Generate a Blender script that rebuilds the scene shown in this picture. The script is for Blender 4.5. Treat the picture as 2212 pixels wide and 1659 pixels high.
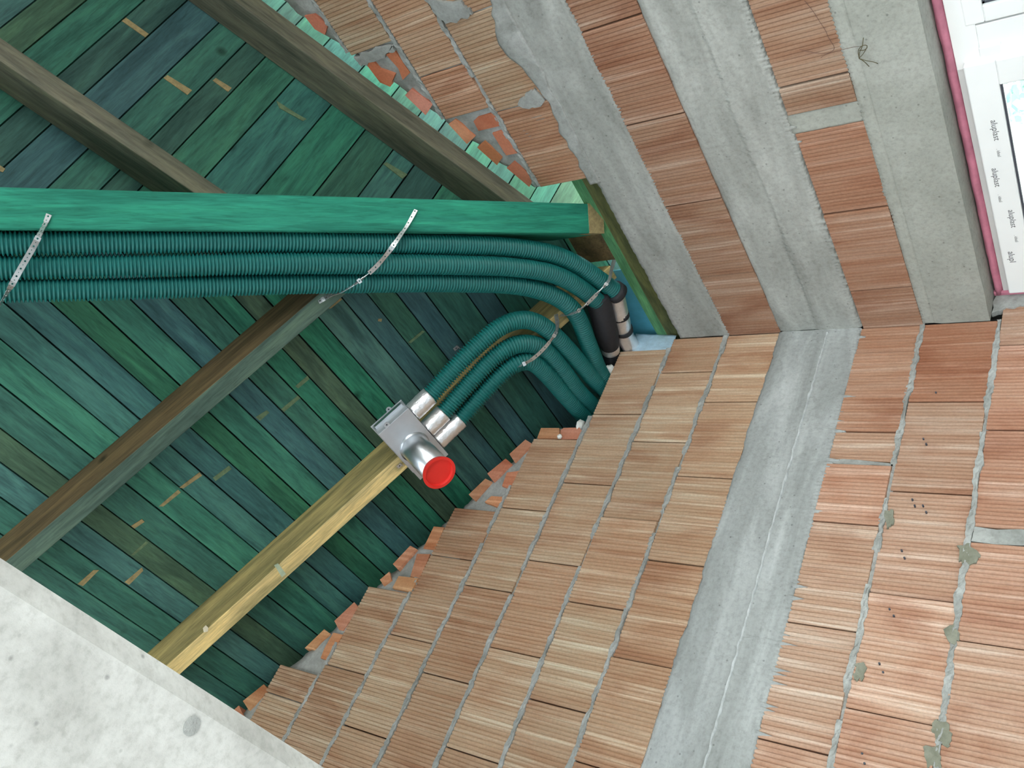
import bpy, bmesh, math, random
from mathutils import Vector, Matrix, noise
random.seed(7)
for o in list(bpy.data.objects): bpy.data.objects.remove(o)
SC = bpy.context.scene
COL = SC.collection

# ------------------------------------------------------------------ camera
# world: wall_lower is the plane y=0 (room y>0), wall_upper the plane x=0 (room x>0), z up, floor z=0, metres.
CR = [[-0.39254647, -0.47959953, -0.78478759], [0.75910188, -0.65072372, 0.01797177], [-0.51929915, -0.58867898, 0.6195042]]
FPX = 1893.414
CAM = Vector((2.42167, 2.46565, 1.5))
cd = bpy.data.cameras.new('camera'); cam = bpy.data.objects.new('camera', cd); COL.objects.link(cam)
cd.sensor_fit = 'HORIZONTAL'; cd.sensor_width = 36.0; cd.lens = FPX / 2212 * 36.0
cd.clip_start = 0.05; cd.clip_end = 400
m = Matrix.Identity(4)
for r in range(3):
    m[r][0] = CR[0][r]; m[r][1] = -CR[1][r]; m[r][2] = -CR[2][r]; m[r][3] = CAM[r]
cam.matrix_world = m
SC.camera = cam

# ------------------------------------------------------------------ sky, exposure
W = bpy.data.worlds.new('overcast_sky'); SC.world = W; W.use_nodes = True
bg = W.node_tree.nodes['Background']; bg.inputs[0].default_value = (0.84, 0.97, 1.10, 1); bg.inputs[1].default_value = 1.0
sd_ = bpy.data.lights.new('sun', 'SUN'); sd_.energy = 14.0; sd_.angle = 0.03; sd_.color = (0.97, 0.99, 1.0)
sun = bpy.data.objects.new('sun', sd_); COL.objects.link(sun)
sun.rotation_euler = Vector((0.62, 0.42, -0.80)).to_track_quat('-Z', 'Y').to_euler()     # from behind the two block walls
SC.view_settings.view_transform = 'Standard'; SC.view_settings.look = 'None'
SC.view_settings.gamma = 1.0; SC.view_settings.use_curve_mapping = False
SC.view_settings.exposure = 2.12
SC.cycles.use_denoising = True
SC.cycles.max_bounces = 10; SC.cycles.diffuse_bounces = 6
SC.cycles.sample_clamp_indirect = 8.0

# ------------------------------------------------------------------ measuring helpers
def ray(u, v):
    a = (u - 1106.0, v - 829.5, FPX)
    return Vector([sum(CR[i][j] * a[i] for i in range(3)) for j in range(3)])
def on(u, v, n, d):
    """point of the plane n.p = d that was sighted at (u, v)"""
    n = Vector(n); w = ray(u, v)
    return CAM + w * ((d - n.dot(CAM)) / n.dot(w))
K = math.tan(math.radians(30)); C30 = math.cos(math.radians(30)); S30 = 0.5
ZA, ZB, SV = 3.25, 3.66, 0.705            # undersides of the two board planes, valley offset
NB = (-K, 0, 1); NA = (0, -K, 1)
def onB(u, v): p = on(u, v, (0, 1, 0), 0); return (p.x, p.z)
def onA(u, v): p = on(u, v, (1, 0, 0), 0); return (p.y, p.z)
def zm(ox, oy, s): return lambda a, b: (ox + a / s, oy + b / s)

# ------------------------------------------------------------------ object helpers
def link(name, me, mats, parent=None, loc=None):
    o = bpy.data.objects.new(name, me); COL.objects.link(o)
    if mats is not None and len(me.materials) == 0:
        for q in (mats if isinstance(mats, (list, tuple)) else [mats]): me.materials.append(q)
    if loc is not None: o.location = loc
    if parent is not None: o.parent = parent
    return o
def mesh(name, vs, fs, smooth=False, fix=True):
    me = bpy.data.meshes.new(name); me.from_pydata([tuple(v) for v in vs], [], fs)
    if fix:
        bm = bmesh.new(); bm.from_mesh(me); bmesh.ops.recalc_face_normals(bm, faces=bm.faces); bm.to_mesh(me); bm.free()
    if smooth:
        for p in me.polygons: p.use_smooth = True
    me.update(); return me
def empty(name, loc=(0, 0, 0)):
    o = bpy.data.objects.new(name, None); COL.objects.link(o); o.location = loc; o.empty_display_size = 0.1; return o
def tag(o, label=None, cat=None, group=None, kind=None):
    if label: o['label'] = label
    if cat: o['category'] = cat
    if group: o['group'] = group
    if kind: o['kind'] = kind
    return o
def hexa(a, b):
    """prism between two equal loops of points"""
    n = len(a); vs = list(a) + list(b)
    fs = [tuple(range(n)), tuple(range(2 * n - 1, n - 1, -1))] + [(i, (i + 1) % n, n + (i + 1) % n, n + i) for i in range(n)]
    return vs, fs
def box_vf(x0, x1, y0, y1, z0, z1):
    return hexa([(x0, y0, z0), (x1, y0, z0), (x1, y1, z0), (x0, y1, z0)], [(x0, y0, z1), (x1, y0, z1), (x1, y1, z1), (x0, y1, z1)])
class MB:
    def __init__(s): s.v = []; s.f = []; s.m = []
    def add(s, vf, mi=0):
        v, f = vf; n = len(s.v); s.v += [Vector(p) for p in v]; s.f += [tuple(i + n for i in q) for q in f]; s.m += [mi] * len(f); return s
    def build(s, name, mats, parent=None, smooth=False, fix=True):
        me = mesh(name, s.v, s.f, smooth, fix)
        for i, p in enumerate(me.polygons): p.material_index = s.m[i]
        return link(name, me, mats, parent)
def local(o):
    """move the object's origin to the middle of its mesh"""
    me = o.data; n = len(me.vertices)
    c = sum((v.co for v in me.vertices), Vector()) / n
    me.transform(Matrix.Translation(-c)); o.location = o.location + c; return o
def rnd(a, b): return random.uniform(a, b)
def nz(x, y=0.0, z=0.0): return noise.noise(Vector((x, y, z)))

# ------------------------------------------------------------------ materials
def newmat(name):
    m = bpy.data.materials.new(name); m.use_nodes = True; nt = m.node_tree
    return m, nt, nt.nodes['Principled BSDF']
def nd(nt, t, **kw):
    n = nt.nodes.new(t)
    for k, v in kw.items(): setattr(n, k, v)
    return n
def ramp(nt, stops, interp='LINEAR'):
    r = nd(nt, 'ShaderNodeValToRGB'); cr = r.color_ramp; cr.interpolation = interp
    while len(cr.elements) < len(stops): cr.elements.new(0.5)
    for e, (p, c) in zip(cr.elements, stops): e.position = p; e.color = (*c, 1)
    return r
def noise_tex(nt, vec, scale, detail=4, rough=0.6, dist=0.0):
    n = nd(nt, 'ShaderNodeTexNoise'); n.inputs['Scale'].default_value = scale; n.inputs['Detail'].default_value = detail
    n.inputs['Roughness'].default_value = rough; n.inputs['Distortion'].default_value = dist
    nt.links.new(vec, n.inputs['Vector']); return n
def coords(nt, stretch=(1, 1, 1), perobj=True, world=False, rots=()):
    tc = nd(nt, 'ShaderNodeTexCoord')
    src = tc.outputs['Object']
    if world:
        g = nd(nt, 'ShaderNodeNewGeometry'); src = g.outputs['Position']
    if perobj:
        oi = nd(nt, 'ShaderNodeObjectInfo'); ml = nd(nt, 'ShaderNodeMath', operation='MULTIPLY'); ml.inputs[1].default_value = 37.0
        nt.links.new(oi.outputs['Random'], ml.inputs[0])
        ad = nd(nt, 'ShaderNodeVectorMath', operation='ADD'); nt.links.new(src, ad.inputs[0]); nt.links.new(ml.outputs[0], ad.inputs[1]); src = ad.outputs[0]
    for r_ in rots:
        mr = nd(nt, 'ShaderNodeMapping'); mr.inputs['Rotation'].default_value = [math.radians(q) for q in r_]; nt.links.new(src, mr.inputs['Vector']); src = mr.outputs[0]
    mp = nd(nt, 'ShaderNodeMapping'); mp.inputs['Scale'].default_value = stretch; nt.links.new(src, mp.inputs['Vector'])
    return mp.outputs[0], src
def mix(nt, fac, a, b, mode='MIX'):
    x = nd(nt, 'ShaderNodeMix', data_type='RGBA', blend_type=mode)
    for sock, val in ((x.inputs[0], fac), (x.inputs[6], a), (x.inputs[7], b)):
        if isinstance(val, (int, float)): sock.default_value = val
        elif isinstance(val, tuple): sock.default_value = (*val, 1)
        else: nt.links.new(val, sock)
    return x.outputs[2]
def bump(nt, b, h, strength=0.3, dist=0.002):
    n = nd(nt, 'ShaderNodeBump'); n.inputs['Strength'].default_value = strength; n.inputs['Distance'].default_value = dist
    nt.links.new(h, n.inputs['Height']); nt.links.new(n.outputs[0], b.inputs['Normal'])

def mat_wood(name, cols, stretch, rough=0.75, tint_random=True, knots=True, rots=()):
    """stained timber: one tone per object picked from cols, grain stretched along its length, a few knots"""
    m, nt, b = newmat(name)
    v, raw = coords(nt, stretch, rots=rots)
    if tint_random:
        oi = nd(nt, 'ShaderNodeObjectInfo'); r = ramp(nt, [(i / max(1, len(cols) - 1), c) for i, c in enumerate(cols)]); nt.links.new(oi.outputs['Random'], r.inputs[0]); base = r.outputs[0]
    else:
        n0 = noise_tex(nt, v, 0.8, 2); r = ramp(nt, [(0.3 + 0.4 * i / max(1, len(cols) - 1), c) for i, c in enumerate(cols)]); nt.links.new(n0.outputs[0], r.inputs[0]); base = r.outputs[0]
    n1 = noise_tex(nt, v, 9, 6, 0.65, 0.6); r1 = ramp(nt, [(0.28, (0.66, 0.66, 0.66)), (0.5, (0.97, 0.97, 0.97)), (0.75, (1.25, 1.25, 1.25))]); nt.links.new(n1.outputs[0], r1.inputs[0])
    c = mix(nt, 1.0, base, r1.outputs[0], 'MULTIPLY')
    n2 = noise_tex(nt, v, 1.6, 3, 0.6, 0.8); r2 = ramp(nt, [(0.32, (0.56, 0.62, 0.64)), (0.5, (1, 1, 1)), (0.68, (1.4, 1.35, 1.25))]); nt.links.new(n2.outputs[0], r2.inputs[0])
    c = mix(nt, 0.9, c, r2.outputs[0], 'MULTIPLY')
    if knots:
        vo = nd(nt, 'ShaderNodeTexVoronoi'); vo.inputs['Scale'].default_value = 3.2; nt.links.new(raw, vo.inputs['Vector'])
        rk = ramp(nt, [(0.03, (0.22, 0.25, 0.22)), (0.085, (1, 1, 1))]); nt.links.new(vo.outputs['Distance'], rk.inputs[0])
        c = mix(nt, 0.85, c, rk.outputs[0], 'MULTIPLY')
    nt.links.new(c, b.inputs['Base Color']); b.inputs['Roughness'].default_value = rough
    b.inputs['Specular IOR Level'].default_value = 0.25
    bump(nt, b, n1.outputs[0], 0.35, 0.002); return m
def mat_concrete(name, cols, rough=0.9, scale=3.0, pits=True, str_=(1, 1, 1), bstr=0.5):
    m, nt, b = newmat(name)
    v, raw = coords(nt, str_, perobj=False, world=True)
    n0 = noise_tex(nt, v, scale, 6, 0.62, 0.4)
    r = ramp(nt, [(0.3 + 0.4 * i / max(1, len(cols) - 1), c) for i, c in enumerate(cols)]); nt.links.new(n0.outputs[0], r.inputs[0]); c = r.outputs[0]
    n1 = noise_tex(nt, raw, 70, 4, 0.7); r1 = ramp(nt, [(0.25, (0.72, 0.72, 0.70)), (0.5, (1, 1, 1)), (0.8, (1.15, 1.15, 1.15))]); nt.links.new(n1.outputs[0], r1.inputs[0])
    c = mix(nt, 0.8, c, r1.outputs[0], 'MULTIPLY'); h = n1.outputs[0]
    if pits:
        vo = nd(nt, 'ShaderNodeTexVoronoi'); vo.inputs['Scale'].default_value = 26; nt.links.new(raw, vo.inputs['Vector'])
        rp = ramp(nt, [(0.05, (0.45, 0.45, 0.45)), (0.11, (1, 1, 1))]); nt.links.new(vo.outputs['Distance'], rp.inputs[0])
        c = mix(nt, 0.7, c, rp.outputs[0], 'MULTIPLY')
    nt.links.new(c, b.inputs['Base Color']); b.inputs['Roughness'].default_value = rough; b.inputs['Specular IOR Level'].default_value = 0.2
    bump(nt, b, h, bstr, 0.003); return m
def mat_plain(name, col, rough=0.5, metal=0.0, nscale=30, var=0.15, bstr=0.0):
    m, nt, b = newmat(name)
    v, raw = coords(nt, (1, 1, 1), perobj=False, world=True); n = noise_tex(nt, raw, nscale, 4)
    r = ramp(nt, [(0.3, tuple(c * (1 - var) for c in col)), (0.7, tuple(min(1, c * (1 + var)) for c in col))]); nt.links.new(n.outputs[0], r.inputs[0])
    nt.links.new(r.outputs[0], b.inputs['Base Color']); b.inputs['Roughness'].default_value = rough; b.inputs['Metallic'].default_value = metal
    if bstr: bump(nt, b, n.outputs[0], bstr, 0.004)
    return m
def mat_brick(name, ribs):
    m, nt, b = newmat(name)
    v, raw = coords(nt, (42, 2, 1.2)); vb, _ = coords(nt, (9, 3, 3.2))
    oi = nd(nt, 'ShaderNodeObjectInfo')
    ns = noise_tex(nt, v, 1.0, 3, 0.6, 0.2)                # streaks along the extrusion ribs
    rs = ramp(nt, [(0.28, (0.44, 0.275, 0.18)), (0.46, (0.49, 0.335, 0.23)), (0.57, (0.53, 0.385, 0.28)), (0.68, (0.68, 0.56, 0.44))]); nt.links.new(ns.outputs[0], rs.inputs[0])
    nb = noise_tex(nt, vb, 0.6, 4, 0.55, 1.0)               # fired patches
    rb = ramp(nt, [(0.34, (0.82, 0.68, 0.62)), (0.47, (1.0, 0.94, 0.90)), (0.6, (1.02, 1.03, 1.02)), (0.72, (1.12, 1.12, 1.12))]); nt.links.new(nb.outputs[0], rb.inputs[0])
    c = mix(nt, 1.0, rs.outputs[0], rb.outputs[0], 'MULTIPLY')
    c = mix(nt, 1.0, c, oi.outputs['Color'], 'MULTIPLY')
    nf = noise_tex(nt, raw, 120, 3, 0.7); rf = ramp(nt, [(0.3, (0.85, 0.85, 0.85)), (0.7, (1.1, 1.1, 1.1))]); nt.links.new(nf.outputs[0], rf.inputs[0])
    c = mix(nt, 0.8, c, rf.outputs[0], 'MULTIPLY')
    nt.links.new(c, b.inputs['Base Color']); b.inputs['Roughness'].default_value = 0.92; b.inputs['Specular IOR Level'].default_value = 0.15
    bump(nt, b, nf.outputs[0], 0.35, 0.0015); return m

M = {}
M['brick'] = mat_brick('clay_block', True)
M['mortar'] = mat_concrete('mortar', [(0.22, 0.222, 0.205), (0.32, 0.323, 0.305), (0.42, 0.422, 0.405)], scale=9, pits=False, bstr=0.8)
M['mortar_dark'] = mat_concrete('damp_mortar', [(0.17, 0.17, 0.125), (0.27, 0.27, 0.215)], scale=14, pits=False)
M['ring'] = mat_concrete('cast_concrete', [(0.25, 0.258, 0.25), (0.34, 0.352, 0.345), (0.45, 0.462, 0.455)], scale=6)
M['ring_b'] = mat_concrete('cast_concrete_b', [(0.23, 0.238, 0.23), (0.33, 0.342, 0.335), (0.46, 0.475, 0.47)], scale=7, str_=(0.22, 1, 1.3))
M['ring_a'] = mat_concrete('cast_concrete_a', [(0.22, 0.222, 0.205), (0.31, 0.313, 0.292), (0.40, 0.403, 0.38)], scale=7, str_=(1, 0.3, 1.3))
M['fin'] = mat_concrete('pale_cement_fin', [(0.36, 0.375, 0.375), (0.54, 0.56, 0.56)], scale=20, pits=False)
M['lintel'] = mat_concrete('lintel_concrete', [(0.26, 0.265, 0.235), (0.32, 0.325, 0.29), (0.38, 0.385, 0.35)], scale=3)
M['slab'] = mat_concrete('slab_concrete', [(0.40, 0.39, 0.362), (0.54, 0.528, 0.50), (0.65, 0.64, 0.61)], scale=6, bstr=0.25)
M['floor'] = mat_concrete('screed', [(0.50, 0.50, 0.49), (0.60, 0.60, 0.59)], scale=1.5)
M['ground'] = mat_concrete('pale_soil', [(0.34, 0.35, 0.32), (0.46, 0.46, 0.43)], scale=0.4, pits=False)
GREENS = [(0.030, 0.115, 0.075), (0.040, 0.125, 0.105), (0.022, 0.150, 0.085), (0.045, 0.110, 0.125), (0.030, 0.085, 0.060), (0.035, 0.165, 0.105), (0.050, 0.140, 0.130), (0.060, 0.095, 0.060), (0.020, 0.125, 0.070), (0.045, 0.125, 0.110)]
M['board_a'] = mat_wood('green_stained_board_a', GREENS, (1.6, 14, 14))
M['board_b'] = mat_wood('green_stained_board_b', GREENS, (14, 1.6, 14))
M['bare'] = mat_plain('bare_pine_patch', (0.26, 0.20, 0.09), 0.8, nscale=60, var=0.3)
M['bare_dim'] = mat_plain('half_bare_pine_patch', (0.10, 0.15, 0.075), 0.8, nscale=60, var=0.3)
M['mark'] = mat_plain('pale_green_paint', (0.42, 0.50, 0.36), 0.8)
M['chip'] = mat_plain('pale_splinter', (0.72, 0.66, 0.50), 0.8)
M['felt'] = mat_plain('dark_roof_membrane', (0.010, 0.022, 0.018), 0.9)
M['grey_wood_y'] = mat_wood('grey_olive_rafter', [(0.105, 0.105, 0.070), (0.135, 0.130, 0.095)], (14, 1.3, 14), tint_random=False, rots=[(-30, 0, 0)])
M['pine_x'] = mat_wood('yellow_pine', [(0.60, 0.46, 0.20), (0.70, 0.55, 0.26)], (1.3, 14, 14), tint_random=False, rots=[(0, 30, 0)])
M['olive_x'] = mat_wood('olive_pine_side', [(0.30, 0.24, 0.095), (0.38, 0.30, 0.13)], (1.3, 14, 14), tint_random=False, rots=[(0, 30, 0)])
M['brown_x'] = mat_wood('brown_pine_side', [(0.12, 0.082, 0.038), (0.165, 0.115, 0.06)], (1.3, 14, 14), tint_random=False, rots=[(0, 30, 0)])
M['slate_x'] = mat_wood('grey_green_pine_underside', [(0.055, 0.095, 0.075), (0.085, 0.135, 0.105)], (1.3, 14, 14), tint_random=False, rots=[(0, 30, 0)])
M['green_beam'] = mat_wood('bright_green_beam', [(0.018, 0.215, 0.135), (0.028, 0.26, 0.175)], (1.2, 14, 14), tint_random=False, knots=False, rots=[(0, 0, -45), (0, 22.2, 0)])
M['plate_green'] = mat_wood('green_plate', [(0.075, 0.21, 0.085), (0.09, 0.25, 0.12)], (14, 2, 14), tint_random=False, knots=False)
M['plate_olive'] = mat_wood('olive_plate', [(0.075, 0.085, 0.030), (0.10, 0.11, 0.045)], (14, 2, 14), tint_random=False, knots=False)
M['duct'] = mat_plain('teal_corrugated_plastic', (0.003, 0.138, 0.125), 0.55, nscale=8, var=0.08)
M['zinc'] = mat_plain('galvanised_sheet', (0.66, 0.69, 0.72), 0.33, 1.0, nscale=14, var=0.06)
M['zinc_matt'] = mat_plain('matt_zinc_sheet', (0.56, 0.58, 0.61), 0.5, 0.55, nscale=14, var=0.05)
M['steel'] = mat_plain('perforated_steel', (0.62, 0.63, 0.64), 0.4, 0.85, nscale=40, var=0.1)
M['foil'] = mat_plain('crinkled_foil', (0.88, 0.87, 0.87), 0.30, 0.75, nscale=38, var=0.08, bstr=1.0)
M['red'] = mat_plain('red_plastic', (0.80, 0.030, 0.022), 0.45, nscale=5, var=0.04)
M['black'] = mat_plain('black_foam', (0.022, 0.022, 0.026), 0.75, nscale=50, var=0.2)
M['blue'] = mat_plain('blue_membrane', (0.10, 0.42, 0.56), 0.6, nscale=12, var=0.15)
M['paleblue'] = mat_plain('pale_blue_foil', (0.46, 0.62, 0.74), 0.35, nscale=30, var=0.15, bstr=0.8)
M['foam'] = mat_plain('white_foam', (0.82, 0.82, 0.78), 0.8, nscale=60, var=0.1, bstr=0.8)
M['pink'] = mat_plain('pink_foam', (0.50, 0.17, 0.24), 0.7, nscale=12, var=0.25, bstr=0.5)
M['pvc'] = mat_plain('white_pvc', (0.82, 0.83, 0.82), 0.35, nscale=4, var=0.03)
M['pvc_grey'] = mat_plain('grey_film', (0.58, 0.58, 0.57), 0.5, nscale=6, var=0.06)
M['gasket'] = mat_plain('black_gasket', (0.05, 0.055, 0.07), 0.6)
M['print'] = mat_plain('dark_grey_print', (0.09, 0.09, 0.09), 0.7)
M['straw'] = mat_plain('dark_straw', (0.10, 0.085, 0.04), 0.9)
M['thread'] = mat_plain('dark_thread', (0.12, 0.06, 0.045), 0.9)
M['bark'] = mat_plain('bark', (0.12, 0.09, 0.06), 0.9)
M['leaf'] = mat_plain('leaf', (0.24, 0.40, 0.34), 0.6, nscale=3, var=0.3)
def mat_glass():
    m, nt, b = newmat('window_glass'); out = nt.nodes['Material Output']
    tr = nd(nt, 'ShaderNodeBsdfTransparent'); tr.inputs[0].default_value = (0.92, 0.97, 0.96, 1); gl = nd(nt, 'ShaderNodeBsdfGlossy'); gl.inputs['Roughness'].default_value = 0.02
    fr = nd(nt, 'ShaderNodeFresnel'); fr.inputs[0].default_value = 1.45; mx = nd(nt, 'ShaderNodeMixShader')
    nt.links.new(fr.outputs[0], mx.inputs[0]); nt.links.new(tr.outputs[0], mx.inputs[1]); nt.links.new(gl.outputs[0], mx.inputs[2]); nt.links.new(mx.outputs[0], out.inputs[0]); return m
M['glass'] = mat_glass()

# ------------------------------------------------------------------ the setting: floor, ground
tag(MB().add(box_vf(-0.25, 5.6, -1.3, 5.6, -0.2, 0)).build('floor', M['floor']), 'pale concrete screed floor of the unfinished room', kind='structure')
tag(MB().add(box_vf(-60, 60, -60, 60, -0.8, -0.6)).build('ground', M['ground']), 'pale bare ground around the building', kind='structure')

# ------------------------------------------------------------------ walls
wallB = tag(empty('wall_lower'), 'large ribbed clay block gable wall under the lower roof slope', kind='structure')
wallA = tag(empty('wall_upper'), 'ribbed clay block wall with the window and concrete bands', kind='structure')
ROTA = Matrix.Rotation(-math.pi / 2, 4, 'Z')
def place(o, wall):
    """o's mesh is in wall space: x = along the wall, y = out of the wall, z up"""
    if wall is wallA:
        for v in o.data.vertices: v.co = Vector((v.co.y, v.co.x, v.co.z))
        o.data.flip_normals()
    o.parent = wall; return o
RIBS = {}
def rib_mesh(L, H, D=0.12):
    key = (round(L, 3), round(H, 3))
    if key in RIBS: return RIBS[key]
    n = max(2, int(round(L / 0.0141))); p = L / n; prof = []
    for i in range(n):
        x = -L / 2 + i * p
        prof += [(x + 0.0002, -0.0036), (x + p * 0.25, 0.0), (x + p * 0.75, 0.0), (x + p - 0.0002, -0.0036)]
    vs = []; fs = []
    for (x, y) in prof: vs += [(x, y, -H / 2), (x, y, H / 2)]
    k = len(prof)
    for i in range(k - 1): fs.append((2 * i, 2 * i + 2, 2 * i + 3, 2 * i + 1))
    b = len(vs); vs += [(-L / 2, -D, -H / 2), (-L / 2, -D, H / 2), (L / 2, -D, -H / 2), (L / 2, -D, H / 2)]
    fs += [(0, 1, b + 1, b), (2 * k - 2, b + 2, b + 3, 2 * k - 1), (b, b + 1, b + 3, b + 2)]
    fs += [tuple([2 * i + 1 for i in range(k)] + [b + 3, b + 1]), tuple([2 * i for i in range(k)][::-1] + [b, b + 2])]
    me = mesh('clay_block', vs, fs); me.materials.append(M['brick']); RIBS[key] = me; return me
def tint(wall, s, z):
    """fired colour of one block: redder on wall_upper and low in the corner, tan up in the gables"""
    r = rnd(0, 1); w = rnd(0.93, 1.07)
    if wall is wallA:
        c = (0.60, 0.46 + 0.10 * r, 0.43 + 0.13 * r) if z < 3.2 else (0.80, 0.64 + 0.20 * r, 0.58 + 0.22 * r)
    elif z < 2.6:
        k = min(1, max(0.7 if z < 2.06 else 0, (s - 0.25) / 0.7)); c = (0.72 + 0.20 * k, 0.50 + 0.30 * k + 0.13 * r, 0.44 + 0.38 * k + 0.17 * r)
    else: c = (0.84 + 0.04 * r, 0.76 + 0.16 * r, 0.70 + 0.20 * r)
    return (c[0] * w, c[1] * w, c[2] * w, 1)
def brick(wall, s0, s1, z0, z1, out=None, red=None):
    L = round(s1 - s0 - 0.004, 3); H = round(z1 - z0, 3)
    o = bpy.data.objects.new('brick', rib_mesh(L, H)); COL.objects.link(o)
    y = rnd(-0.004, 0.004) if out is None else out; s = (s0 + s1) / 2; z = (z0 + z1) / 2
    if wall is wallA: o.location = (y, s, z); o.rotation_euler = (0, 0, -math.pi / 2)
    else: o.location = (s, y, z)
    o.rotation_euler.rotate_axis('Y', rnd(-0.004, 0.004))
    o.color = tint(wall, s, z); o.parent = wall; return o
def row(wall, joints, z0, z1, end=None, skip=(), red=None):
    """bricks between successive joints, going on at the block length to `end`"""
    js = list(joints)
    while end is not None and js[-1] < end: js.append(round(js[-1] + 0.3665, 4))
    for i in range(len(js) - 1):
        if i in skip: continue
        brick(wall, js[i], js[i + 1], z0 + 0.006, z1 - 0.006, red=red)
def poly(wall, pts, depth, name, mat_, out=0.0, color=None, jit=0.0):
    if name == 'mortar_patch':
        q = []
        for i in range(len(pts)):
            (s0, z0), (s1, z1) = pts[i], pts[(i + 1) % len(pts)]
            for k in range(4): q.append((s0 + (s1 - s0) * k / 4 + rnd(-1, 1) * 0.007, z0 + (z1 - z0) * k / 4 + rnd(-1, 1) * 0.005))
        pts = q
    a = [(s, out + (rnd(-jit, jit) if jit else 0), z) for s, z in pts]; b = [(s, out - depth, z) for s, z in pts]
    vs, fs = hexa(a, b); o = link(name, mesh(name, vs, fs), mat_); place(o, wall); local(o)
    if color: o.color = color
    return o
def band(wall, name, mat_, s0, s1, lo, hi, off, ds=0.012, nr=3, back=0.05, smooth=True):
    """a cast or smeared strip of masonry: ragged lower and upper edge lo(s), hi(s), relief off(s, t)"""
    n = max(2, int((s1 - s0) / ds)); vs = []; fs = []; R = nr + 3
    for i in range(n + 1):
        s = s0 + (s1 - s0) * i / n; a, b = lo(s), hi(s); b = max(b, a + 0.001)
        vs.append((s, -back, a))
        for r in range(nr + 1):
            t = r / nr; vs.append((s, off(s, t), a + (b - a) * t))
        vs.append((s, -back, b))
    for i in range(n):
        for r in range(R - 1):
            p = i * R + r; fs.append((p, p + R, p + R + 1, p + 1))
    fs.append(tuple(range(R - 1, -1, -1))); fs.append(tuple(n * R + r for r in range(R)))
    o = link(name, mesh(name, vs, fs, smooth), mat_); place(o, wall); return local(o)

ZR0, ZR1 = 2.525, 2.832                       # ring beam
BED = [1.302, 1.552, 1.802, 2.054, 2.304, ZR0, ZR1, 3.069, 3.320, 3.569, 3.817, 4.066, 4.316, 4.566, 4.816, 5.066, 5.316, 5.566, 5.816]
def bed_joint(wall, s0, s1, z, amp=0.008, out=0.0025, sd=0):
    band(wall, 'mortar_joint', M['mortar'], s0, s1,
         lambda s: z - 0.0085 - amp * max(-0.5, nz(s * 17, sd, 1) + 0.5 * nz(s * 60, sd, 2)),
         lambda s: z + 0.0085 + amp * max(-0.5, nz(s * 15, sd, 5) + 0.5 * nz(s * 55, sd, 6)),
         lambda s, t: out + 0.005 * nz(s * 55, t * 3, sd) - (0.012 if nz(s * 6, sd, 9) > 0.36 else 0), ds=0.007, nr=3, smooth=False)
XE = 4.15
# --- wall_lower (y = 0)
row(wallB, [-0.14, 0.12, 0.484, 0.850], BED[2], BED[3]); row(wallB, [0.903, 1.222], BED[2], BED[3], XE)
row(wallB, [-0.14, 0.30, 0.6665], BED[1], BED[2], XE); row(wallB, [-0.14, 0.12, 0.486], BED[0], BED[1], XE)
row(wallB, [0.0, 0.368, 0.738, 1.108, 1.474], BED[3], BED[4], XE)
row(wallB, [0.0, 0.133, 0.500, 0.625], BED[4], BED[5]); row(wallB, [0.640, 0.875, 1.244, 1.613], BED[4], BED[5], XE)
row(wallB, [0.0, 0.363, 0.725, 1.089, 1.463, 1.817], BED[6], BED[7], XE)
row(wallB, [0.0, 0.199, 0.566, 0.931, 1.295, 1.665], BED[7], BED[8], XE)
row(wallB, [0.060, 0.425, 0.785, 1.151, 1.520, 1.894], BED[8], BED[9], XE)
row(wallB, [0.565, 0.929, 1.297, 1.668], BED[9], BED[10], XE)
row(wallB, [0.948, 1.187, 1.556, 1.931], BED[10], BED[11], XE)
row(wallB, [1.372, 1.735], BED[11], BED[12], XE)
row(wallB, [1.784, 1.905], BED[12], BED[13], XE)
row(wallB, [2.20, 2.45], BED[13], BED[14], XE); row(wallB, [2.62, 2.80], BED[14], BED[15], XE); row(wallB, [3.05, 3.20], BED[15], BED[16], XE); row(wallB, [3.48, 3.70], BED[16], BED[17], XE)
starts = {1: -0.14, 2: -0.14, 3: 0.0, 4: 0.0, 7: 0.0, 8: 0.06, 9: 0.44, 10: 0.82, 11: 1.24, 12: 1.64, 13: 2.05, 14: 2.45, 15: 2.9, 16: 3.3}
for i, s in starts.items(): bed_joint(wallB, s, XE, BED[i], sd=i * 3.1, amp=0.009)
poly(wallB, [(0.852, 1.808), (0.901, 1.808), (0.903, 2.046), (0.850, 2.046)], 0.05, 'mortar_patch', M['mortar'], -0.003)
poly(wallB, [(0.624, 2.312), (0.641, 2.312), (0.640, 2.519), (0.626, 2.519)], 0.05, 'mortar_patch', M['mortar'], -0.003)
poly(wallB, [(-0.14, 1.96), (-0.055, 1.965), (-0.06, 2.03), (-0.03, 2.08), (-0.14, 2.08)], 0.02, 'mortar_patch', M['mortar'], 0.004)
# the core behind the face bricks
def coreB():
    pts = [(-0.25, -0.6), (4.1, -0.6), (4.1, 5.82), (3.3, 5.36), (2.4, 4.84), (1.6, 4.38), (0.95, 4.0), (0.6, 3.77), (0.45, 3.56), (0.07, 3.55), (0.06, 3.30), (-0.25, 3.28)]
    return poly(wallB, pts, 0.125, 'wall_core', M['mortar'], -0.124)
coreB()
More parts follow.
